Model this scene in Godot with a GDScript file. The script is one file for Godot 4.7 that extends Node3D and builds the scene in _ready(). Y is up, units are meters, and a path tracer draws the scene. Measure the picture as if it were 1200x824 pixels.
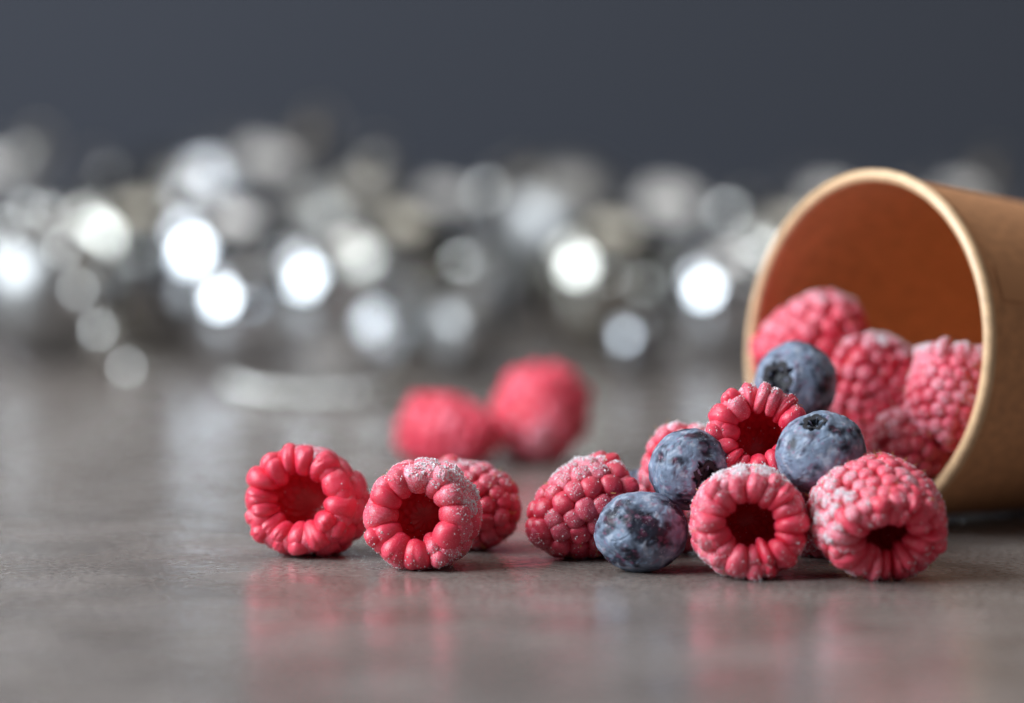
extends Node3D

const MM := 0.001
var rng := RandomNumberGenerator.new()
var grain := FastNoiseLite.new()
var blotch := FastNoiseLite.new()
var drupelet_meshes := []
var lip_meshes := []
var crystal_mesh: ArrayMesh
var mat := {}

# ---------------------------------------------------------------- helpers

func lin(r: float, g: float, b: float) -> Color:
	return Color(r, g, b).linear_to_srgb()

func tag(o: Node, label: String, category: String, group := "") -> void:
	o.set_meta("label", label)
	o.set_meta("category", category)
	if group:
		o.set_meta("group", group)

func thing(called: String, label: String, category: String, at: Vector3, group := "") -> Node3D:
	var o := Node3D.new()
	o.name = called
	add_child(o, true)
	o.position = at
	tag(o, label, category, group)
	return o

func part(called: String, mesh: Mesh, m: Material, parent: Node, xf := Transform3D()) -> MeshInstance3D:
	var o := MeshInstance3D.new()
	o.name = called
	o.mesh = mesh
	o.material_override = m
	o.transform = xf
	parent.add_child(o, true)
	return o

func build(v: PackedVector3Array, c: PackedColorArray, uv: PackedVector2Array, idx: PackedInt32Array) -> ArrayMesh:
	var n := PackedVector3Array()
	n.resize(v.size())
	for i in range(0, idx.size(), 3):
		var a := idx[i]
		var b := idx[i + 1]
		var d := idx[i + 2]
		var f := (v[d] - v[a]).cross(v[b] - v[a])
		n[a] += f
		n[b] += f
		n[d] += f
	for i in n.size():
		n[i] = n[i].normalized() if n[i].length_squared() > 0.0 else Vector3.UP
	var arr := []
	arr.resize(Mesh.ARRAY_MAX)
	arr[Mesh.ARRAY_VERTEX] = v
	arr[Mesh.ARRAY_NORMAL] = n
	if c.size():
		arr[Mesh.ARRAY_COLOR] = c
	if uv.size():
		arr[Mesh.ARRAY_TEX_UV] = uv
	arr[Mesh.ARRAY_INDEX] = idx
	var m := ArrayMesh.new()
	m.add_surface_from_arrays(Mesh.PRIMITIVE_TRIANGLES, arr)
	return m

# a closed ball-like mesh; f(direction) gives [position, colour]; rings are denser near +y when power > 1
func ball(nu: int, nv: int, f: Callable, power := 1.0) -> ArrayMesh:
	var v := PackedVector3Array()
	var c := PackedColorArray()
	var idx := PackedInt32Array()
	var top: Array = f.call(Vector3.UP)
	v.append(top[0])
	c.append(top[1])
	for i in range(1, nv):
		var th := PI * pow(float(i) / nv, power)
		for j in nu:
			var ph := TAU * j / nu
			var r: Array = f.call(Vector3(sin(th) * cos(ph), cos(th), sin(th) * sin(ph)))
			v.append(r[0])
			c.append(r[1])
	var low: Array = f.call(Vector3.DOWN)
	v.append(low[0])
	c.append(low[1])
	var last := v.size() - 1
	for j in nu:
		var k := (j + 1) % nu
		idx.append_array([0, 1 + j, 1 + k])
		for i in range(0, nv - 2):
			var a := 1 + i * nu + j
			var b := 1 + i * nu + k
			idx.append_array([a, a + nu, b + nu, a, b + nu, b])
		idx.append_array([1 + (nv - 2) * nu + j, last, 1 + (nv - 2) * nu + k])
	return build(v, c, PackedVector2Array(), idx)

# a surface turned about +y from a profile of (radius, height), outer side first going down
func lathe(profile: PackedVector2Array, nu: int, f = null) -> ArrayMesh:
	var v := PackedVector3Array()
	var c := PackedColorArray()
	var uv := PackedVector2Array()
	var idx := PackedInt32Array()
	var run := 0.0
	for i in profile.size():
		if i:
			run += profile[i].distance_to(profile[i - 1])
		for j in nu + 1:
			var ph := TAU * j / nu
			var p := Vector3(profile[i].x * cos(ph), profile[i].y, profile[i].x * sin(ph))
			if f != null:
				var r: Array = f.call(p, i, ph)
				p = r[0]
				c.append(r[1])
			v.append(p)
			uv.append(Vector2(float(j) / nu * 3.0, run / (75.0 * MM)))
	for i in profile.size() - 1:
		for j in nu:
			var a := i * (nu + 1) + j
			var b := a + 1
			idx.append_array([a, a + nu + 1, b + nu + 1, a, b + nu + 1, b])
	return build(v, c, uv, idx)

func tube(st: Array, path: PackedVector3Array, r0: float, r1: float, sides := 5) -> void:
	# st = [verts, indices]; a tapered tube along the path
	var base: int = st[0].size()
	for i in path.size():
		var d := (path[mini(i + 1, path.size() - 1)] - path[maxi(i - 1, 0)]).normalized()
		var s := d.cross(Vector3(0.31, 0.87, 0.38)).normalized()
		var t := d.cross(s)
		var r := lerpf(r0, r1, float(i) / (path.size() - 1))
		for j in sides:
			var a := TAU * j / sides
			st[0].append(path[i] + (s * cos(a) + t * sin(a)) * r)
	for i in path.size() - 1:
		for j in sides:
			var k := (j + 1) % sides
			var a: int = base + i * sides + j
			var b: int = base + i * sides + k
			st[1].append_array([a, b, b + sides, a, b + sides, a + sides])

func frame(y: Vector3, hint: Vector3) -> Basis:
	# a basis whose y is given and whose z lies near the hint
	y = y.normalized()
	var x := y.cross(hint)
	if x.length() < 0.01:
		x = y.cross(Vector3(0.6, 0.2, 0.77))
	x = x.normalized()
	return Basis(x, y, x.cross(y))

# ---------------------------------------------------------------- materials

func noise_tex(size: int, freq: float, seed_: int, kind: int, octaves: int, cols: Array, stops: Array, normal := 0.0) -> NoiseTexture2D:
	var n := FastNoiseLite.new()
	n.seed = seed_
	n.noise_type = kind as FastNoiseLite.NoiseType
	n.frequency = freq
	n.fractal_octaves = octaves
	var t := NoiseTexture2D.new()
	t.width = size
	t.height = size
	t.seamless = true
	t.noise = n
	if normal > 0.0:
		t.as_normal_map = true
		t.bump_strength = normal
	elif cols:
		var g := Gradient.new()
		g.offsets = PackedFloat32Array(stops)
		g.colors = PackedColorArray(cols)
		t.color_ramp = g
	return t

func kraft_image(base: Color, fleck: float, seed_: int) -> ImageTexture:
	var w := 1024
	var h := 512
	var im := Image.create(w, h, false, Image.FORMAT_RGB8)
	var r := RandomNumberGenerator.new()
	r.seed = seed_
	var n := FastNoiseLite.new()
	n.seed = seed_
	n.frequency = 0.02
	n.fractal_octaves = 4
	for y in h:
		for x in w:
			var k := 1.0 + 0.10 * n.get_noise_2d(x, y * 1.6) + r.randf_range(-0.015, 0.015)
			im.set_pixel(x, y, Color(base.r * k, base.g * k, base.b * k))
	for i in 5200:
		var p := Vector2(r.randf() * w, r.randf() * h)
		var a := r.randfn(0.0, 0.7)
		var ln := r.randi_range(4, 22)
		var k := 1.0 + r.randf_range(-fleck, fleck * 0.8)
		for s in ln:
			a += r.randf_range(-0.15, 0.15)
			p += Vector2(cos(a), sin(a))
			var ix := posmod(int(p.x), w)
			var iy := posmod(int(p.y), h)
			var q := im.get_pixel(ix, iy)
			im.set_pixel(ix, iy, Color(q.r * k, q.g * k, q.b * k))
	return ImageTexture.create_from_image(im)

func make_materials() -> void:
	var rough_normal := noise_tex(256, 0.05, 5, FastNoiseLite.TYPE_SIMPLEX, 4, [], [], 6.0)
	# specks of rime on the skin, from a few to a crust
	var rimes := []
	for stop in [0.78, 0.71, 0.64, 0.57]:
		rimes.append(noise_tex(512, 0.035, 60, FastNoiseLite.TYPE_SIMPLEX, 3,
			[Color(0.97, 0.80, 0.85, 0.0), Color(0.97, 0.80, 0.85, 0.0), Color(0.97, 0.88, 0.91, 0.8)], [0.0, stop, minf(stop + 0.16, 1.0)]))
	for k in 5:
		for level in 4:
			var m := StandardMaterial3D.new()
			m.vertex_color_use_as_albedo = true
			m.albedo_color = [lin(1, 1, 1), lin(0.74, 0.60, 0.68), lin(1, 1, 1.02), lin(0.55, 0.34, 0.42), lin(0.94, 0.98, 1.04)][k]
			m.roughness = [0.37, 0.40, 0.43, 0.48][level]
			m.metallic_specular = 0.5
			m.subsurf_scatter_enabled = true
			m.subsurf_scatter_strength = 0.13
			m.normal_enabled = true
			m.normal_texture = rough_normal
			m.normal_scale = [0.5, 0.65, 0.8, 1.0][level]
			m.uv1_triplanar = true
			m.uv1_scale = Vector3(0.5, 0.5, 0.5)
			m.detail_enabled = true
			m.detail_blend_mode = BaseMaterial3D.BLEND_MODE_MIX
			m.detail_uv_layer = BaseMaterial3D.DETAIL_UV_2
			m.detail_albedo = rimes[level]
			m.uv2_triplanar = true
			m.uv2_scale = Vector3(0.45, 0.45, 0.45)
			mat["berry%d_%d" % [k, level]] = m
	var fl := StandardMaterial3D.new()
	fl.vertex_color_use_as_albedo = true
	fl.roughness = 0.35
	fl.subsurf_scatter_enabled = true
	fl.subsurf_scatter_strength = 0.12
	mat["flesh"] = fl
	var ice := StandardMaterial3D.new()
	ice.albedo_color = lin(0.86, 0.84, 0.87)
	ice.roughness = 0.16
	ice.backlight_enabled = true
	ice.backlight = Color(0.8, 0.8, 0.8)
	mat["ice"] = ice
	var hair := StandardMaterial3D.new()
	hair.albedo_color = lin(0.5, 0.27, 0.08)
	hair.roughness = 0.5
	mat["hair"] = hair
	var blue := StandardMaterial3D.new()
	blue.vertex_color_use_as_albedo = true
	blue.roughness = 0.5
	blue.metallic_specular = 0.4
	blue.normal_enabled = true
	blue.normal_texture = rough_normal
	blue.normal_scale = 0.25
	blue.uv1_triplanar = true
	blue.uv1_scale = Vector3(90, 90, 90)
	mat["blueberry"] = blue
	var sepal := StandardMaterial3D.new()
	sepal.albedo_color = lin(0.012, 0.011, 0.016)
	sepal.roughness = 0.75
	mat["sepal"] = sepal
	var kraft := StandardMaterial3D.new()
	kraft.albedo_texture = kraft_image(lin(0.60, 0.285, 0.135), 0.10, 3)
	kraft.roughness = 0.62
	kraft.metallic_specular = 0.35
	mat["kraft"] = kraft
	var inner := StandardMaterial3D.new()
	inner.albedo_texture = kraft_image(lin(0.72, 0.37, 0.175), 0.06, 4)
	inner.roughness = 0.45
	mat["kraft_inside"] = inner
	var pale := StandardMaterial3D.new()
	pale.albedo_texture = kraft_image(lin(0.76, 0.50, 0.29), 0.12, 6)
	pale.roughness = 0.3
	mat["rim_paper"] = pale
	var ink := StandardMaterial3D.new()
	ink.albedo_color = lin(0.03, 0.02, 0.015)
	mat["fleck"] = ink
	var stone := StandardMaterial3D.new()
	stone.albedo_texture = noise_tex(1024, 0.006, 21, FastNoiseLite.TYPE_SIMPLEX_SMOOTH, 6,
		[lin(0.195, 0.163, 0.146), lin(0.226, 0.192, 0.173), lin(0.26, 0.223, 0.203)], [0.25, 0.5, 0.78])
	stone.uv1_triplanar = true
	stone.uv1_world_triplanar = true
	stone.uv1_scale = Vector3(4.1, 4.1, 4.1)
	stone.detail_enabled = true
	stone.detail_blend_mode = BaseMaterial3D.BLEND_MODE_MUL
	stone.detail_uv_layer = BaseMaterial3D.DETAIL_UV_2
	stone.detail_albedo = noise_tex(1024, 0.05, 33, FastNoiseLite.TYPE_SIMPLEX, 5,
		[Color(0.72, 0.7, 0.7), Color(0.95, 0.95, 0.95), Color(1, 1, 1), Color(1, 1, 1)], [0.14, 0.36, 0.6, 1.0])
	stone.uv2_triplanar = true
	stone.uv2_world_triplanar = true
	stone.uv2_scale = Vector3(9.3, 9.3, 9.3)
	stone.roughness = 1.0
	stone.roughness_texture = noise_tex(512, 0.02, 8, FastNoiseLite.TYPE_SIMPLEX, 5, [Color(0.18, 0.18, 0.18), Color(0.30, 0.30, 0.30)], [0.2, 0.8])
	stone.normal_enabled = true
	stone.normal_texture = noise_tex(1024, 0.06, 9, FastNoiseLite.TYPE_SIMPLEX, 5, [], [], 5.0)
	stone.normal_scale = 0.06
	mat["stone"] = stone
	var paint := StandardMaterial3D.new()
	paint.albedo_color = lin(0.046, 0.0505, 0.066)
	paint.roughness = 0.9
	mat["paint"] = paint
	for k in 3:
		# silvering of several ages: bright, greyed, slightly yellowed
		var silver := StandardMaterial3D.new()
		silver.albedo_color = [lin(0.62, 0.64, 0.67), lin(0.33, 0.34, 0.36), lin(0.44, 0.43, 0.39)][k]
		silver.metallic = 1.0
		silver.roughness = [0.10, 0.16, 0.13][k]
		mat["silver%d" % k] = silver
		var satin := StandardMaterial3D.new()
		satin.albedo_color = [lin(0.50, 0.50, 0.50), lin(0.36, 0.36, 0.36), lin(0.42, 0.41, 0.38)][k]
		satin.metallic = 1.0
		satin.roughness = [0.3, 0.38, 0.24][k]
		mat["satin%d" % k] = satin
	var glass := StandardMaterial3D.new()
	var clear := Image.create(4, 4, false, Image.FORMAT_RGBA8)
	clear.fill(Color.WHITE)
	glass.albedo_texture = ImageTexture.create_from_image(clear)
	glass.albedo_color = Color(0.95, 0.96, 0.97, 0.36)
	glass.transparency = BaseMaterial3D.TRANSPARENCY_ALPHA
	glass.metallic = 1.0
	glass.roughness = 0.12
	for k in 3:
		mat["glass%d" % k] = glass
	var bead := StandardMaterial3D.new()
	bead.albedo_color = lin(0.70, 0.69, 0.66)
	bead.metallic = 1.0
	bead.roughness = 0.22
	mat["bead"] = bead
	var brass := StandardMaterial3D.new()
	brass.albedo_color = lin(0.32, 0.28, 0.23)
	brass.metallic = 1.0
	brass.roughness = 0.35
	mat["brass"] = brass
	var thread := StandardMaterial3D.new()
	thread.albedo_color = lin(0.3, 0.28, 0.26)
	thread.roughness = 0.6
	mat["thread"] = thread

# ---------------------------------------------------------------- raspberries

func berry_color(frost: float, vary: float) -> Color:
	# frost: 0 bare juicy skin, 1 a thick white rime
	var red := Color(0.70, 0.010, 0.042).lerp(Color(0.84, 0.046, 0.09), vary)
	var pink := Color(0.82, 0.15, 0.225)
	var rime := Color(0.88, 0.72, 0.76)
	return red.lerp(pink, minf(frost * 1.5, 1.0)).lerp(rime, clampf((frost - 0.6) / 0.4, 0.0, 1.0))

func make_crystal() -> ArrayMesh:
	# a flat-faced, uneven grain of ice
	var tip := [Vector3(0.1, 1.2, 0), Vector3(1, 0.1, 0.2), Vector3(-0.2, 0, 1), Vector3(-1, 0.15, -0.1), Vector3(0.15, -0.1, -1), Vector3(0, -1, 0.1)]
	var v := PackedVector3Array()
	var idx := PackedInt32Array()
	for k in 4:
		var a: Vector3 = tip[1 + k]
		var b: Vector3 = tip[1 + (k + 1) % 4]
		for f in [[tip[0], b, a], [tip[5], a, b]]:
			for p in f:
				idx.append(v.size())
				v.append(p)
	return build(v, PackedColorArray(), PackedVector2Array(), idx)

func make_drupelets() -> void:
	# unit drupelets: +y points out of the berry; several shapes at four levels of frost
	for level in 4:
		var row := []
		for k in 7:
			var off := Vector3(k * 7.3, level * 3.1, k * 2.7)
			var dent := Vector3(rng.randf_range(-0.5, 0.5), 1, rng.randf_range(-0.5, 0.5)).normalized()
			var deep := rng.randf_range(0.0, 0.22) if k % 3 == 0 else 0.0
			row.append(ball(20, 13, func(d: Vector3) -> Array:
				var p := 2.5
				var s := pow(pow(absf(d.x), p) + pow(absf(d.y), p) + pow(absf(d.z), p), -1.0 / p)
				var w := grain.get_noise_3dv(d * 9.0 + off)
				var g := grain.get_noise_3dv(d * 34.0 + off)
				s *= 1.0 + 0.07 * w + 0.03 * grain.get_noise_3dv(d * 16.0 - off) - deep * smoothstep(0.8, 1.0, d.dot(dent)) + (0.012 + 0.016 * level) * g * (1.0 if d.y > 0.1 else 0.0)
				var f: float = smoothstep(-0.05, 0.95, d.y + 0.5 * w) * [0.10, 0.24, 0.38, 0.48][level]
				f += clampf(g - 0.1, 0, 1) * (0.2 + 0.45 * level) * smoothstep(0.0, 0.5, d.y)
				return [d * s, berry_color(clampf(f, 0, 1), clampf(0.5 + w, 0, 1))]))
		drupelet_meshes.append(row)
		row = []
		for k in 7:
			var off := Vector3(k * 5.9, 40 + level * 3.1, k * 4.7)
			var groove := rng.randf_range(0.0, 0.10) if k % 2 == 0 else 0.0
			row.append(ball(20, 15, func(d: Vector3) -> Array:
				# a long pad: z runs from the hollow (-z) over the lip to the outside (+z)
				var p := 2.45
				var s := pow(pow(absf(d.x), p) + pow(absf(d.y), p) + pow(absf(d.z), p), -1.0 / p)
				var w := grain.get_noise_3dv(d * 7.0 + off)
				var g := grain.get_noise_3dv(d * 30.0 + off)
				var q := d * s * (1.0 + 0.10 * w + 0.035 * grain.get_noise_3dv(d * 15.0 - off) + (0.012 + 0.016 * level) * g * (1.0 if d.y > 0.0 else 0.0))
				q.y -= groove * exp(-pow((q.x + 0.2 * q.z) / 0.16, 2.0)) * (1.0 if d.y > 0 else 0.0)
				q.x *= 1.0 + 0.18 * q.z
				q.y -= 0.22 * q.z * q.z
				var f: float = smoothstep(-0.1, 0.95, d.y + 0.45 * w + 0.15 * d.z) * [0.10, 0.22, 0.34, 0.44][level]
				f += clampf(g - 0.1, 0, 1) * (0.2 + 0.45 * level) * smoothstep(0.0, 0.5, d.y)
				return [q, berry_color(clampf(f, 0, 1), clampf(0.5 + w, 0, 1))]))
		lip_meshes.append(row)

func outline(t: float, R: float, L: float, cone := 0.0) -> Vector2:
	# (radius, height along the axis) of the berry from its lip (t = 0) to its tip (t = 1)
	var r := R
	if t < 0.38:
		r = R * (0.83 + 0.17 * sin(t / 0.38 * PI / 2.0))
	else:
		r = R * pow(maxf(0.0, 1.0 - pow((t - 0.38) / 0.62, lerpf(2.3, 1.35, cone))), lerpf(0.56, 0.72, cone))
	return Vector2(r, -t * L)

func raspberry(label: String, center: Vector3, axis: Vector3, R: float, L: float, around: int, frost: float, seed_: int, o := {}) -> void:
	# axis points out of the hollow; center is the middle of the berry; sizes in mm
	var r := RandomNumberGenerator.new()
	r.seed = seed_
	center *= MM
	R *= MM
	L *= MM
	var rime: Vector3 = o.get("rime", Vector3(0, 1, 0))
	var rime_at: float = o.get("rime_at", 0.8)
	var tint: int = o.get("tint", 0)
	var cone: float = o.get("cone", 0.0)
	var group: String = o.get("group", "frozen raspberries")
	var base := thing("raspberry", label, "raspberry", center - Vector3(0, R, 0), group)
	var fr := frame(axis, Vector3(0, 0.2, 1) if absf(axis.y) > 0.9 else Vector3.UP)
	var squash: Vector3 = o.get("squash", Vector3.ONE)     # along world x, y, z
	var shift := Vector3(0, R, 0) + fr.y * L * 0.45
	var lump := Vector3(r.randf() * 50, r.randf() * 50, r.randf() * 50)
	var warp := func(p: Vector3) -> Vector3:
		# berry space (y = axis) into the thing's own space, slightly uneven
		var q: Vector3 = p * (1.0 + 0.13 * blotch.get_noise_3dv(p * 420.0 + lump))
		return (fr * q) * squash + shift
	# the drupelets, ring by ring
	var lows := []
	var pieces := []
	var crystals := []
	var hairs := [PackedVector3Array(), PackedInt32Array()]
	var size := TAU * R / around
	var spots := []
	var shares := []
	var total := 0.0
	for j in int(o.get("lips", around)):
		var share := r.randf_range(0.72, 1.28)
		shares.append(share)
		total += share
	var turn := r.randf() * TAU
	for share in shares:
		var wide: float = TAU * share / total
		turn += wide / 2.0
		if r.randf() < 0.32:
			spots.append([true, turn + r.randf_range(-0.06, 0.06), 0.0, wide, 1])
			spots.append([true, turn + r.randf_range(-0.06, 0.06), 0.0, wide, 2])
		else:
			spots.append([true, turn, 0.0, wide, 0])
		turn += wide / 2.0
	var t := 0.0
	var ring := 0
	var last := outline(0.0, R, L, cone)
	var need := size * 0.62
	while t < 1.0:
		t += 0.004
		var now := outline(t, R, L, cone)
		need -= now.distance_to(last)
		last = now
		if need > 0.0:
			continue
		need = size * 0.84
		if now.x < size * 0.45:
			break
		var n := maxi(3, roundi(TAU * now.x * 0.97 / size))
		for j in n:
			spots.append([false, TAU * (j + 0.5 * (ring % 2) + r.randf_range(-0.14, 0.14)) / n + ring * 0.37, clampf(t + r.randf_range(-0.02, 0.02), 0.0, 0.99)])
		ring += 1
	spots.append([false, 0.0, 0.985])
	for s in spots:
		var lip: bool = s[0]
		var a: float = s[1]
		var side := Vector3(cos(a), 0, sin(a))
		var p: Vector3
		var out: Vector3
		var semi: Vector3
		if lip:
			out = (Vector3.UP * 0.80 + side * 0.60).normalized()
			var split: int = s[4]
			var hole: float = o.get("hole", 0.40)
			var pad: float = o.get("pad", 0.29) + r.randf_range(-0.045, 0.045)
			var mid := minf(hole + pad + r.randf_range(-0.03, 0.05), 0.76)
			if split:
				pad = 0.19
				mid = hole + (0.17 if split == 1 else 0.38) + r.randf_range(-0.03, 0.03)
				mid = minf(mid, 0.79)
			p = side * R * mid + Vector3.UP * (R * (-0.23 - 0.3 * maxf(mid - 0.7, 0.0) * 2.0 + r.randf_range(-0.06, 0.05)))
			semi = Vector3(R * 0.76 * (s[3] as float) * 0.565, R * r.randf_range(0.22, 0.29), R * pad)
		else:
			var q := outline(s[2], R, L, cone)
			var e := outline(minf(s[2] + 0.01, 1.0), R, L, cone) - outline(maxf(s[2] - 0.01, 0.0), R, L, cone)
			var n2 := Vector2(-e.y, e.x).normalized()
			out = (side * n2.x + Vector3.UP * n2.y).normalized()
			p = side * q.x + Vector3.UP * q.y - out * size * 0.40
			semi = Vector3(size * 0.545, size * 0.48, size * 0.52) * r.randf_range(0.92, 1.07)
		var b := frame(fr * out, fr * (side if lip else -Vector3.UP))
		if not lip:
			b = b * Basis(Vector3.UP, r.randf_range(-0.5, 0.5))
			b = b * Basis(Vector3(1, 0, 0), r.randf_range(-0.1, 0.1))
		else:
			b = b * Basis(Vector3.UP, r.randf_range(-0.16, 0.16)) * Basis(Vector3(0, 0, 1), r.randf_range(-0.2, 0.2)) * Basis(Vector3(1, 0, 0), r.randf_range(-0.18, 0.18))
		var world_out := b.y
		var hot := smoothstep(rime_at - 0.25, rime_at + 0.1, world_out.dot(rime.normalized()))
		var level := clampi(roundi(frost * 2.9 + r.randfn(0.0, 0.22) + 1.1 * blotch.get_noise_3dv(p * 700.0 + lump * 2.0) + hot * 2.0 - (0.6 if lip else 0.0)), 0, 3)
		var place: Vector3 = warp.call(p)
		var row: Array = (lip_meshes if lip else drupelet_meshes)[level]
		var xf := Transform3D(b * Basis.from_scale(semi), place)
		lows.append([place.y - 0.97 * Vector3(b.x.y * semi.x, b.y.y * semi.y, b.z.y * semi.z).length(), lows.size()])
		pieces.append(part("drupelet", row[r.randi() % row.size()], mat["berry%d_%d" % [tint, level]], base, xf))
		# grains of ice on the outer face
		var many := int([14, 26, 50, 105][level] * float(o.get("ice", 1.0)) * r.randf_range(0.5, 1.4))
		for i in many:
			var d := Vector3(r.randfn(0, 0.5), 1.0, r.randfn(0, 0.5)).normalized()
			var pp := 2.7
			var k := pow(pow(absf(d.x), pp) + pow(absf(d.y), pp) + pow(absf(d.z), pp), -1.0 / pp)
			var sz := (0.045 + 0.115 * pow(r.randf(), 2.5)) * MM * (1.0 + 1.6 * hot * pow(r.randf(), 2.0))
			var lie: Vector3 = d * k
			if lip:
				lie.x *= 1.0 + 0.18 * lie.z
				lie.y -= 0.22 * lie.z * lie.z
			crystals.append(Transform3D(Basis.from_euler(Vector3(r.randf() * TAU, r.randf() * TAU, 0)) * Basis.from_scale(Vector3(sz, sz * r.randf_range(0.7, 1.7), sz)), xf * lie))
		if not lip and r.randf() < 0.42:
			# a dried style between drupelets
			var path := PackedVector3Array()
			var h: Vector3 = xf * Vector3(0.75, 0.45, 0.3)
			var d := (b.y + b.x * r.randf_range(-0.6, 0.9) + b.z * r.randf_range(-0.8, 0.8)).normalized()
			for i in 5:
				path.append(h)
				h += d * r.randf_range(0.3, 0.55) * MM
				d = (d + Vector3(r.randfn(0, 0.35), r.randfn(0, 0.35), r.randfn(0, 0.35))).normalized()
			tube(hairs, path, 0.085 * MM, 0.04 * MM)
	# the flesh under them, with the hollow left by the core
	var prof := PackedVector2Array()
	for i in 19:
		var q := outline(1.0 - i / 18.0, R, L, cone)
		prof.append(Vector2(q.x * 0.80, q.y * 0.82 - R * 0.30))
	prof.reverse()
	var inside := PackedVector2Array()
	for i in 19:
		var k := i / 18.0
		inside.append(Vector2(R * 0.52 * pow(sin(k * PI / 2.0), 0.8), -lerpf(0.36 * R, L * (o.get("depth", 0.66) as float), cos(k * PI / 2.0))))
	inside.append(Vector2(R * 0.58, -R * 0.29))
	var whole := PackedVector2Array()
	for q in inside:
		whole.append(q)
	for q in prof:
		whole.append(q)
	var rings := float(around)
	var flesh := lathe(whole, around * 6, func(p: Vector3, i: int, ph: float) -> Array:
		var w := grain.get_noise_3dv(p * 4200.0 + lump)
		var k := 0.0
		if i > 0 and i < 19:
			k = absf(sin(ph * rings / 2.0 + (i / 3) * PI / 2.0)) * absf(sin(i * PI / 3.0 + 0.5))
			p -= Vector3(p.x, 0, p.z).normalized() * (0.035 * R * k + 0.02 * R * w)
		var col := Color(0.50, 0.008, 0.022).lerp(Color(0.68, 0.03, 0.05), clampf(k * 0.6 + w * 0.5, 0, 1))
		return [warp.call(p), col])
	part("flesh", flesh, mat["flesh"], base)
	# loose grains inside the hollow
	for i in 26:
		var k := r.randf()
		var a := r.randf() * TAU
		var sz := r.randf_range(0.05, 0.14) * MM
		crystals.append(Transform3D(Basis.from_scale(Vector3(sz, sz, sz)), warp.call(Vector3(cos(a) * R * lerpf(0.2, 0.46, k), -L * 0.7 * (1 - k) - 0.16 * R * k, sin(a) * R * lerpf(0.2, 0.46, k)))))
	if o.get("rest", true):
		# the berry gives where it lies: its lowest drupelets are pressed level with the table
		lows.sort_custom(func(a: Array, b: Array) -> bool: return a[0] < b[0])
		var ground: float = lows[4][0]
		for e in lows.slice(0, 4):
			(pieces[e[1]] as Node3D).position.y += ground - (e[0] as float)
		base.position.y = -ground
	frost_on(base, crystals)
	if hairs[0].size():
		var hm := part("styles", build(hairs[0], PackedColorArray(), PackedVector2Array(), hairs[1]), mat["hair"], base)
		hm.set_meta("kind", "stuff")

func frost_on(base: Node3D, crystals: Array) -> void:
	var mm := MultiMesh.new()
	mm.transform_format = MultiMesh.TRANSFORM_3D
	mm.mesh = crystal_mesh
	mm.instance_count = crystals.size()
	for i in crystals.size():
		mm.set_instance_transform(i, crystals[i])
	var mi := MultiMeshInstance3D.new()
	mi.name = "frost_grains"
	mi.multimesh = mm
	mi.material_override = mat["ice"]
	mi.set_meta("kind", "stuff")
	base.add_child(mi, true)

# ---------------------------------------------------------------- blueberries

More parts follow.
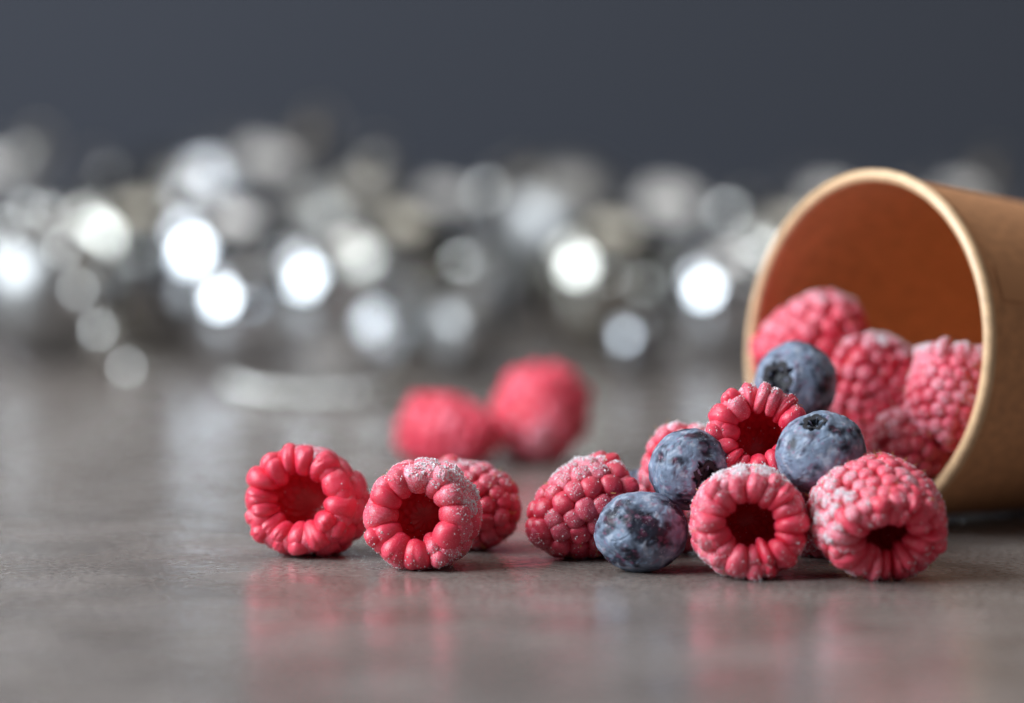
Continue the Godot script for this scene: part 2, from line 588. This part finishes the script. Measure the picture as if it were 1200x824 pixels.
func blueberry(label: String, center: Vector3, crown: Vector3, R: float, seed_: int, o := {}) -> void:
	var r := RandomNumberGenerator.new()
	r.seed = seed_
	center *= MM
	R *= MM
	var group: String = o.get("group", "frozen blueberries")
	var stretch: Vector3 = o.get("stretch", Vector3.ONE)
	var flat: float = o.get("flat", 0.88)
	var base := thing("blueberry", label, "blueberry", center - Vector3(0, R * flat, 0), group)
	var fr := frame(crown, Vector3(0.3, 0.4, 1))
	var off := Vector3(r.randf() * 90, r.randf() * 90, r.randf() * 90)
	var dents := []
	for d in o.get("dents", []):
		dents.append([fr.inverse() * (d[0] as Vector3).normalized(), d[1], d[2]])
	var mouth: float = o.get("mouth", 0.34)
	var up := Vector3(0, R * flat, 0)
	var bare: float = o.get("bare", 0.5)
	var shape := func(d: Vector3) -> Array:
		var th := acos(clampf(d.y, -1, 1))
		var ph := atan2(d.z, d.x)
		var low := blotch.get_noise_3dv(d * 1.6 * 10.0 + off)
		var wrinkle := 1.0 - absf(blotch.get_noise_3dv(d * 30.0 + off + Vector3(9, 2, 5) + Vector3.ONE * low * 5.0)) * 3.2
		wrinkle = clampf(wrinkle, 0, 1)
		var fine := grain.get_noise_3dv(d * 28.0 + off)
		var s := 1.0 + 0.045 * low - 0.02 * wrinkle * smoothstep(0.0, 0.3, low + 0.1) + 0.004 * fine
		var hollow := 0.0
		for e in dents:
			var k := exp(-pow(acos(clampf(d.dot(e[0]), -1, 1)) / (e[1] as float), 2.0) * 1.5)
			hollow += k
			s -= (e[2] as float) * k
		# the crown: a star-shaped pit with a raised rim
		var edge := mouth * (0.72 + 0.26 * cos(5.0 * ph) + 0.25 * blotch.get_noise_2d(cos(ph) * 30.0 + off.x, sin(ph) * 30.0))
		var pit := 1.0 - smoothstep(edge - 0.05, edge + 0.03, th)
		var brim := exp(-pow((th - mouth * 1.12) / 0.11, 2.0))
		s += 0.035 * brim - 0.17 * pit - 0.05 * exp(-pow(th / (mouth * 1.5), 2.0))
		var q := Vector3(d.x * s, d.y * s * flat, d.z * s)
		# bloom over a dark skin, rubbed away in blotches
		var b1 := blotch.get_noise_3dv(d * 13.0 + off * 1.7)
		var b2 := blotch.get_noise_3dv(d * 34.0 + off * 2.3)
		var b3 := grain.get_noise_3dv(d * 55.0 + off)
		var bloom := smoothstep(-0.42, 0.42, b1 * 1.1 + b2 * 0.55 + b3 * 0.22 + 0.66 - bare + 0.25 * brim)
		bloom = bloom * (0.8 + 0.35 * fine) - 0.22 * wrinkle * smoothstep(-0.1, 0.3, b2)
		bloom = clampf(bloom, 0.0, 1.0)
		var skin := Color(0.012, 0.013, 0.026).lerp(Color(0.05, 0.012, 0.03), smoothstep(0.05, 0.45, blotch.get_noise_3dv(d * 26.0 - off)))
		var col := skin.lerp(Color(0.205, 0.26, 0.36), bloom)
		col = col.lerp(Color(0.42, 0.45, 0.53), smoothstep(0.2, 0.6, b2 + 0.3 * b3 + 0.3 * b1) * 0.5)
		var stain := smoothstep(0.34, 0.5, blotch.get_noise_3dv(d * 48.0 + off * 3.1) + 0.2 * b3)
		col = col.lerp(Color(0.26, 0.07, 0.14), stain * 0.35)
		col = col.lerp(Color(0.5, 0.52, 0.58), clampf(b3 - 0.38, 0, 1) * 0.7)
		col = col.lerp(Color(0.006, 0.006, 0.008), pit)
		return [(fr * (q * R)) * stretch + up, col]
	part("skin", ball(170, 130, shape, 1.0), mat["blueberry"], base)
	# five ragged sepals round the crown
	var v := PackedVector3Array()
	var idx := PackedInt32Array()
	for k in 5:
		var a := TAU * (k + 0.5) / 5.0 + r.randf_range(-0.1, 0.1)
		var at: Vector3
		var row := []
		for i in 4:
			var w := 0.20 * (1.0 - i / 3.2) * mouth / 0.34
			var th := mouth * (0.62 + 0.15 * i) + r.randf_range(-0.02, 0.02)
			for sgn in [-1, 0, 1]:
				var d := Vector3(sin(th) * cos(a + sgn * w / sin(th)), cos(th), sin(th) * sin(a + sgn * w / sin(th)))
				at = (fr * (Vector3(d.x, d.y * flat, d.z) * R * (0.985 + [-0.03, 0.012, 0.03, 0.015][i] + r.randf_range(-0.012, 0.012)))) * stretch + up
				row.append(at)
		var n := v.size()
		for p in row:
			v.append(p)
		for p in row:
			v.append(p - (fr * Vector3.UP) * R * 0.02)
		for i in 3:
			for j in 2:
				var q := n + i * 3 + j
				idx.append_array([q, q + 3, q + 4, q, q + 4, q + 1])
				q += 12
				idx.append_array([q, q + 4, q + 3, q, q + 1, q + 4])
	part("calyx", build(v, PackedColorArray(), PackedVector2Array(), idx), mat["sepal"], base)
	var crystals := []
	for i in int(o.get("grains", 420)):
		var d := Vector3(r.randfn(0, 1), r.randfn(0, 1), r.randfn(0, 1)).normalized()
		var k := blotch.get_noise_3dv(d * 24.0 + off * 1.3) + 0.3 * d.y
		if k < 0.02:
			continue
		var e: Array = shape.call(fr.inverse() * d)
		var sz := (0.025 + 0.05 * pow(r.randf(), 3.0)) * MM
		crystals.append(Transform3D(Basis.from_euler(Vector3(r.randf() * 6, r.randf() * 6, 0)) * Basis.from_scale(Vector3(sz, sz * 1.3, sz)), e[0]))
	frost_on(base, crystals)

# ---------------------------------------------------------------- the cup

func paper_cup() -> void:
	var out := Vector3(-0.812, 0, 0.584).normalized()
	var R := 35.8 * MM
	var low := 29.2 * MM
	var len := 84.0 * MM
	var droop := asin((R - low) / len)
	var side := Vector3.UP.cross(out).normalized()
	out = out.rotated(side, -droop)     # the mouth looks a little upwards, the foot lies lower
	if out.y < 0.0:
		out = out.rotated(side, 2.0 * droop)
	var c := Vector3(71.1, 35.9, -67) * MM
	var base := thing("paper_cup", "brown kraft paper cup lying on its side with berries spilling out", "paper cup", Vector3(c.x, 0, c.z))
	var fr := frame(out, Vector3.UP)
	var xf := Transform3D(fr, c - base.position)
	var w := 0.55 * MM
	var rim := 1.22 * MM
	var wall_out := PackedVector2Array()
	for i in 13:
		var k := i / 12.0
		wall_out.append(Vector2(lerpf(R - rim * 0.55, low, k), -len * k - rim * 0.2))
	wall_out.append(Vector2(low - w * 1.5, -len - rim * 0.2))
	wall_out.append(Vector2(low - w * 1.5, -len + 5 * MM))
	part("outer_wall", lathe(wall_out, 128), mat["kraft"], base, xf)
	var wall_in := PackedVector2Array()
	for i in 13:
		var k := 1.0 - i / 12.0
		wall_in.append(Vector2(lerpf(R - rim * 0.55 - w, low - w - 0.3 * MM, k), -(len - 6 * MM) * k - rim * 0.2))
	part("inner_wall", lathe(wall_in, 128), mat["kraft_inside"], base, xf)
	var foot := PackedVector2Array()
	foot.append_array([Vector2(0, -len + 6 * MM), Vector2(low - w, -len + 6 * MM), Vector2(low - w, -len + 5.2 * MM), Vector2(0, -len + 5.2 * MM)])
	part("bottom_disc", lathe(foot, 96), mat["kraft_inside"], base, xf)
	var roll := PackedVector2Array()
	for i in 21:
		var a := PI * 0.5 - TAU * i / 20.0
		var bump := 1.0 + 0.04 * sin(a * 3.0)
		roll.append(Vector2(R - rim * 0.75 + cos(a) * rim * bump, sin(a) * rim * 1.1))
	part("rolled_rim", lathe(roll, 160), mat["rim_paper"], base, xf)
	var spot := ball(10, 6, func(d: Vector3) -> Array: return [d * Vector3(0.34, 0.12, 0.2) * MM, Color.WHITE])
	var ang := deg_to_rad(128.0)
	var nrm := Vector3(cos(ang) * 0.94, -0.34, sin(ang) * 0.94)
	part("dark_fleck", spot, mat["fleck"], base, xf * Transform3D(frame(nrm, Vector3.UP), Vector3(cos(ang) * (R - rim * 0.75 + rim * 0.96), -0.37 * rim, sin(ang) * (R - rim * 0.75 + rim * 0.96))))
	# the edge of the paper that is rolled under the rim
	var hem := PackedVector2Array()
	hem.append_array([Vector2(R - rim * 0.6 + 0.16 * MM, -rim * 0.8), Vector2(R - rim * 0.62 + 0.16 * MM, -rim * 2.4), Vector2(R - rim * 0.75, -rim * 2.5)])
	part("rim_hem", lathe(hem, 128), mat["kraft"], base, xf)
	# the overlap where the paper is glued
	var v := PackedVector3Array()
	var idx := PackedInt32Array()
	for i in 2:
		var k := [0.05, 0.99][i] as float
		var rr := lerpf(R - rim * 0.55, low, k) + 0.22 * MM
		for j in 7:
			var a := 2.6 + j * 0.035
			v.append(Vector3(rr * cos(a), -len * k - rim * 0.2, rr * sin(a)))
	for j in 6:
		idx.append_array([j, j + 7, j + 8, j, j + 8, j + 1])
	part("glued_seam", build(v, PackedColorArray(), PackedVector2Array(), idx), mat["kraft"], base, xf)

# ---------------------------------------------------------------- decorations behind

func bauble(label: String, at: Vector3, R: float, tilt: Vector3, seed_: int, dimples: int, finish: String) -> void:
	var r := RandomNumberGenerator.new()
	r.seed = seed_
	R *= MM
	var base := thing("christmas_bauble", label, "bauble", Vector3(at.x * MM, at.y * MM - R, at.z * MM), "glass baubles behind the berries")
	tilt.y *= 0.35
	var fr := frame(tilt, Vector3(0.2, 0.1, 1))
	var pits := []
	for i in dimples + 4:
		pits.append([Vector3(r.randfn(0, 1), r.randfn(0, 1), r.randfn(0, 1)).normalized(), r.randf_range(0.2, 0.42), r.randf_range(0.02, 0.06)])
	var shape := func(d: Vector3) -> Array:
		var s := 1.0
		for e in pits:
			var a := acos(clampf(d.dot(e[0]), -1, 1)) / (e[1] as float)
			if a < 1.6:
				s -= (e[2] as float) * exp(-a * a * 2.0)
		return [fr * (d * R * s) + Vector3(0, R, 0), Color.WHITE]
	part("glass_ball", ball(72, 48, shape), mat[finish if mat.has(finish) else finish + str(seed_ % 3)], base)
	var cap := PackedVector2Array()
	cap.append_array([Vector2(0, 0.19), Vector2(0.11, 0.17), Vector2(0.14, 0.14), Vector2(0.15, 0.0), Vector2(0.17, -0.02), Vector2(0.15, -0.06), Vector2(0, -0.06)])
	for i in cap.size():
		cap[i] *= R
	part("metal_cap", lathe(cap, 24), mat["brass" if seed_ % 3 == 1 else "bead"], base, Transform3D(fr, Vector3(0, R, 0) + fr.y * R * 0.985))
	var ring := [PackedVector3Array(), PackedInt32Array()]
	var path := PackedVector3Array()
	for i in 15:
		var a := TAU * i / 14.0
		path.append(Vector3(cos(a) * R * 0.13, sin(a) * R * 0.13, 0))
	tube(ring, path, R * 0.02, R * 0.02)
	part("hanging_loop", build(ring[0], PackedColorArray(), PackedVector2Array(), ring[1]), mat["brass"], base, Transform3D(fr, Vector3(0, R, 0) + fr.y * R * 1.28))

func bead_garland(label: String, pts: Array, size: float, seed_: int, gap: float) -> void:
	var r := RandomNumberGenerator.new()
	r.seed = seed_
	var curve := Curve3D.new()
	curve.bake_interval = 0.002
	for i in pts.size():
		var a: Vector3 = pts[maxi(i - 1, 0)]
		var b: Vector3 = pts[mini(i + 1, pts.size() - 1)]
		curve.add_point(pts[i] * MM, -(b - a) * MM / 6.0, (b - a) * MM / 6.0)
	var start: Vector3 = pts[0] * MM
	start.y = 0
	var base := thing("bead_garland", label, "bead garland", start)
	var bm := ball(18, 12, func(d: Vector3) -> Array: return [d, Color.WHITE])
	var n := int(curve.get_baked_length() / (size * gap * MM))
	for i in n:
		var p := curve.sample_baked(i * size * gap * MM)
		var s := size * MM * r.randf_range(0.94, 1.06)
		part("bead", bm, mat["bead"], base, Transform3D(Basis.from_scale(Vector3(s, s, s)), p - start))
	var st := [PackedVector3Array(), PackedInt32Array()]
	var line := PackedVector3Array()
	for p in curve.get_baked_points():
		line.append(p - start)
	tube(st, line, 0.5 * MM, 0.5 * MM)
	part("thread", build(st[0], PackedColorArray(), PackedVector2Array(), st[1]), mat["thread"], base)

# ---------------------------------------------------------------- the scene

func area_light(called: String, at: Vector3, to: Vector3, size: Vector2, energy: float, col: Color) -> void:
	var l := AreaLight3D.new()
	l.name = called
	l.area_size = size
	l.area_normalize_energy = false
	l.light_energy = energy
	l.light_color = col
	l.shadow_enabled = true
	add_child(l, true)
	l.look_at_from_position(at, to, Vector3.UP if absf((to - at).normalized().y) < 0.98 else Vector3(0, 0, 1))

func _ready() -> void:
	rng.seed = 7
	grain.seed = 11
	grain.frequency = 0.1
	grain.fractal_octaves = 3
	blotch.seed = 12
	blotch.frequency = 0.1
	blotch.fractal_octaves = 2
	# camera, background light, lamps
	var cam := Camera3D.new()
	cam.name = "camera"
	cam.near = 0.05
	cam.far = 20.0
	var lens := CameraAttributesPhysical.new()
	lens.frustum_focal_length = 99.75
	lens.frustum_focus_distance = 0.530
	lens.frustum_near = 0.05
	lens.frustum_far = 20.0
	lens.exposure_aperture = 5.6
	cam.attributes = lens
	cam.position = Vector3(0, 0.075, 0.52)
	cam.rotation_degrees = Vector3(-3.87, 0, 0)
	cam.current = true
	add_child(cam)
	var env := Environment.new()
	env.background_mode = Environment.BG_COLOR
	env.background_color = lin(0.075, 0.077, 0.082)
	env.tonemap_mode = Environment.TONE_MAPPER_LINEAR
	env.tonemap_exposure = 1.0
	env.sdfgi_enabled = true
	env.ssao_enabled = true
	env.ssil_enabled = true
	var we := WorldEnvironment.new()
	we.name = "environment"
	we.environment = env
	add_child(we)
	area_light("window_light", Vector3(-0.8, 0.56, 0.18), Vector3(0.0, 0.0, -0.1), Vector2(0.62, 0.66), 5.3, Color(0.93, 0.97, 1.0))
	area_light("ceiling_light", Vector3(0.15, 1.3, -0.55), Vector3(0.05, 0.0, -0.2), Vector2(0.9, 0.9), 0.66, Color(1.0, 0.985, 0.96))
	area_light("far_window_light", Vector3(-1.0, 0.95, -0.5), Vector3(0.0, 0.0, -0.1), Vector2(0.5, 0.5), 2.3, Color(0.96, 0.98, 1.0))
	area_light("room_light", Vector3(1.1, 0.8, 1.3), Vector3(0.0, 0.0, -0.1), Vector2(1.4, 1.4), 0.09, Color(1.0, 0.96, 0.92))
	make_materials()
	# the tabletop and the painted wall behind it
	var slab := part("tabletop", BoxMesh.new(), mat["stone"], self, Transform3D(Basis(), Vector3(0, -0.015, -0.15)))
	(slab.mesh as BoxMesh).size = Vector3(3.0, 0.03, 1.6)
	slab.set_meta("kind", "structure")
	tag(slab, "grey brown polished stone tabletop under the berries", "tabletop")
	var wall := part("wall", BoxMesh.new(), mat["paint"], self, Transform3D(Basis(), Vector3(0, 0.5, -1.0)))
	(wall.mesh as BoxMesh).size = Vector3(4.0, 2.0, 0.1)
	wall.set_meta("kind", "structure")
	tag(wall, "plain dark slate blue wall behind the table", "wall")
	# fruit
	crystal_mesh = make_crystal()
	make_drupelets()
	paper_cup()
	var loose := "raspberries lying loose on the table"
	var heap := "raspberries in the heap before the cup"
	var incup := "raspberries inside the cup"
	raspberry("plain raspberry with wide open hollow, first at the left end of the loose ones", Vector3(-38.0, 10.3, -26), Vector3(-0.30, 0.16, 0.94), 10.6, 19, 14, 0.12, 101, {"group": loose, "ice": 0.15, "rime": Vector3(0.2, 1, -0.1), "rime_at": 0.95, "hole": 0.46, "depth": 0.5, "squash": Vector3(1.04, 0.98, 1)})
	raspberry("frosted raspberry with its hollow to the camera, beside the plain open one", Vector3(-16.2, 10.1, -10), Vector3(-0.14, 0.10, 0.98), 10.2, 19, 12, 0.34, 102, {"group": loose, "rime": Vector3(0.55, 0.75, 0.2), "rime_at": 0.75, "ice": 1.4, "pad": 0.25, "depth": 0.55, "squash": Vector3(0.98, 1.0, 1)})
	raspberry("dark raspberry lying tip outwards, tucked behind the frosted hollow one", Vector3(-8.4, 8.6, -32), Vector3(-0.75, 0.1, -0.45), 8.5, 18, 16, 0.16, 103, {"group": loose, "tint": 1, "ice": 0.5})
	raspberry("blurred raspberry lying sideways, the lower of the two far back on the table", Vector3(-14.6, 8.8, -178), Vector3(-0.8, 0.1, -0.55), 9.1, 24, 12, 0.05, 104, {"group": loose, "rime_at": 1.2, "ice": 0.4})
	raspberry("blurred round raspberry standing tallest, farthest back on the table", Vector3(6.8, 11.2, -190), Vector3(0.25, 0.35, -0.9), 11.4, 23, 12, 0.14, 105, {"group": loose, "rime": Vector3(-0.1, -0.6, 0.8), "rime_at": 0.97})
	raspberry("dusky raspberry lying on its side with pointed tip left, touching the front blueberry", Vector3(13.4, 9.0, -20), Vector3(0.80, 0.30, -0.40), 9.5, 21, 15, 0.2, 106, {"group": loose, "tint": 1, "rime": Vector3(-0.1, 0.95, 0.1), "rime_at": 0.85, "cone": 0.4})
	raspberry("pale frosty raspberry standing behind the blueberry with a side crown", Vector3(33.6, 12.0, -31), Vector3(0.1, -0.95, -0.1), 9.6, 23.4, 17, 0.45, 107, {"group": heap, "tint": 2})
	raspberry("open raspberry tilted upwards, on top of the heap", Vector3(45.2, 21.5, -16), Vector3(-0.05, 0.42, 0.90), 9.6, 19, 16, 0.26, 108, {"group": heap, "tint": 2, "rime_at": 0.9, "hole": 0.44, "rest": false})
	raspberry("frosted raspberry facing the camera at the foot of the heap, between two blueberries", Vector3(42.0, 10.2, 2), Vector3(0.02, 0.05, 0.99), 10.3, 20, 16, 0.4, 109, {"group": heap, "rime": Vector3(0.1, 1, 0.1), "rime_at": 0.75, "ice": 1.3, "tint": 2, "squash": Vector3(1.03, 0.95, 1)})
	raspberry("large raspberry with hollow turned low, front right of the heap by the cup", Vector3(64.8, 10.6, 5), Vector3(0.12, -0.44, 0.89), 10.8, 23, 22, 0.3, 110, {"group": heap, "rime": Vector3(-0.75, 0.25, 0.6), "rime_at": 0.88, "ice": 0.9, "lips": 18, "hole": 0.34, "pad": 0.30, "squash": Vector3(1.07, 0.92, 1)})
	raspberry("raspberry half hidden under the blueberry with a crown on top", Vector3(56.4, 10.3, -26), Vector3(-0.2, 0.3, -0.9), 9.8, 21, 17, 0.25, 111, {"group": heap, "tint": 1})
	raspberry("raspberry buried at the back of the heap under the blurred blueberry", Vector3(49.5, 10.9, -46), Vector3(0.1, -1, 0.1), 9.6, 23.5, 17, 0.3, 112, {"group": heap, "tint": 1})
	raspberry("lumpy blurred raspberry leaning at the left inside the cup mouth", Vector3(62.0, 35.2, -80), Vector3(-0.6, -0.55, 0.2), 10.0, 24, 14, 0.12, 113, {"group": incup, "rest": false})
	raspberry("raspberry lying low at the back of the cup under the lumpy one", Vector3(61, 14.5, -76), Vector3(0.6, -0.1, -0.5), 10.4, 22, 17, 0.25, 114, {"group": incup, "tint": 1, "rest": false})
	raspberry("rosy raspberry in the middle of the cup mouth, beside the blurred blueberry", Vector3(75.2, 27.4, -67), Vector3(0.55, -0.55, -0.5), 10.4, 23, 18, 0.2, 115, {"group": incup, "tint": 1, "rest": false})
	raspberry("pale pink thickly frosted raspberry against the right edge of the cup mouth", Vector3(86.8, 27.6, -53), Vector3(0.15, 0.85, -0.3), 9.4, 20, 19, 0.55, 116, {"group": incup, "tint": 2, "ice": 0.7, "rest": false})
	raspberry("dark red raspberry deep in the cup mouth under the pale pink one", Vector3(78.4, 15.6, -55), Vector3(0.5, -0.2, -0.8), 9.0, 19, 16, 0.1, 117, {"group": incup, "tint": 3, "ice": 0.4, "rest": false})
	blueberry("oval blueberry lying on the table in front of the heap", Vector3(23.3, 7.1, -3), Vector3(0.2, -0.55, -0.8), 8.0, 201, {"flat": 0.92, "bare": 0.52, "stretch": Vector3(1.05, 0.93, 0.95), "dents": [[Vector3(0.1, 0.6, 0.8), 0.35, 0.05], [Vector3(-0.6, -0.5, 0.6), 0.25, 0.03]], "grains": 700})
	blueberry("blueberry with its dark crown turned right, on the left shoulder of the heap", Vector3(32.3, 17.7, -9), Vector3(0.44, -0.10, 0.89), 7.5, 202, {"flat": 0.94, "bare": 0.36, "mouth": 0.4, "dents": [[Vector3(0.5, 0.5, 0.7), 0.3, 0.09]], "grains": 400})
	blueberry("blueberry with its small crown facing up, on the right shoulder of the heap", Vector3(55.5, 21.4, -3), Vector3(-0.22, 0.86, 0.46), 8.2, 203, {"flat": 0.86, "bare": 0.28, "mouth": 0.3, "grains": 250})
	blueberry("blurred blueberry with a wide dark crown, high in the cup mouth", Vector3(54.8, 30.6, -43), Vector3(-0.62, 0.2, 0.76), 8.4, 204, {"flat": 0.86, "bare": 0.36, "mouth": 0.46})
	blueberry("small dark blueberry mostly hidden behind the oval one", Vector3(24.2, 7.4, -38), Vector3(0.2, 0.3, -0.9), 7.3, 205, {"bare": 0.6})
	# silver decorations far behind, out of focus
	var kinds := [
		["small satin bauble at the far left end of the row", -158, -470, 26, Vector3(0.5, 0.6, 0.4), 4, "satin"],
		["silver bauble behind the small satin one at the far left", -144, -565, 32, Vector3(0.6, 0.4, 0.6), 5, "silver"],
		["tall clear bauble at the far left, behind the satin one", -216, -640, 42, Vector3(0.3, 0.9, 0.2), 4, "glass"],
		["large clear bauble, biggest of the left cluster", -100, -610, 43, Vector3(0.2, 0.95, -0.2), 6, "glass"],
		["silver bauble far back, standing left of the biggest one", -142, -700, 37, Vector3(-0.3, 0.9, 0.2), 4, "silver"],
		["bright silver bauble in front of the biggest one", -101, -500, 30, Vector3(0.7, 0.5, 0.5), 4, "silver0"],
		["small bright silver bauble at the front of the left cluster", -88, -438, 19, Vector3(0.1, 0.9, 0.3), 3, "silver0"],
		["silver bauble just right of the small bright one", -42, -505, 29, Vector3(0.8, 0.4, 0.4), 5, "silver"],
		["clear bauble in front, nearest to the curled bead garland", -54, -392, 26, Vector3(0.9, 0.2, -0.3), 2, "glass"],
		["small satin bauble nearest to the two blurred raspberries", -14, -400, 15, Vector3(0.9, 0.1, 0.3), 3, "satin"],
		["clear bauble far back behind the two blurred raspberries", -30, -630, 34, Vector3(0.3, 0.9, 0.2), 5, "glass"],
		["silver bauble at the middle of the row its cap turned to the camera", 33, -500, 27, Vector3(0.1, 0.2, 0.95), 6, "silver2"],
		["tall satin bauble right of the middle, farthest back", 22, -690, 36, Vector3(-0.2, 0.9, 0.3), 5, "satin"],
		["clear bauble between the middle one and the cup, far back", 60, -605, 33, Vector3(0.4, 0.8, 0.3), 4, "glass"],
		["small silver bauble low in front of the right cluster", 40, -400, 11, Vector3(0.8, 0.3, 0.4), 3, "silver1"],
		["bright silver bauble just left of the paper cup", 73, -470, 21, Vector3(0.5, 0.7, 0.4), 4, "silver0"],
		["silver bauble half hidden behind the cup rim", 100, -545, 28, Vector3(0.2, 0.9, 0.2), 5, "satin"],
		["clear bauble behind the cup mouth, seen above its rim", 124, -640, 34, Vector3(0.4, 0.8, 0.3), 4, "glass"],
		["clear bauble showing above the cup wall at the right", 185, -690, 34, Vector3(0.1, 0.95, 0.2), 2, "glass"],
		["silver bauble far back between the left cluster and the middle", -66, -710, 36, Vector3(0.1, 0.95, 0.2), 4, "satin"],
	]
	var s := 300
	for k in kinds:
		s += 1
		bauble(k[0], Vector3(k[1] * 1.06, k[3] * 1.03, 31.2 + k[2] * 1.06 - 62.4), k[3] * 1.03, k[4], s, k[5], k[6])
	bead_garland("silver bead garland trailing over the table at the left", [Vector3(-185, 40, -520), Vector3(-160, 56, -485), Vector3(-142, 26, -455), Vector3(-126, 4, -440), Vector3(-108, 4, -425)], 5.0, 401, 3.6)
	bead_garland("silver bead garland curled in front of the left cluster", [Vector3(-92, 2.7, -420), Vector3(-86, 2.7, -388), Vector3(-74, 2.7, -362), Vector3(-60, 2.7, -352), Vector3(-46, 2.7, -356), Vector3(-36, 2.7, -372), Vector3(-30, 2.7, -398)], 2.7, 402, 2.03)
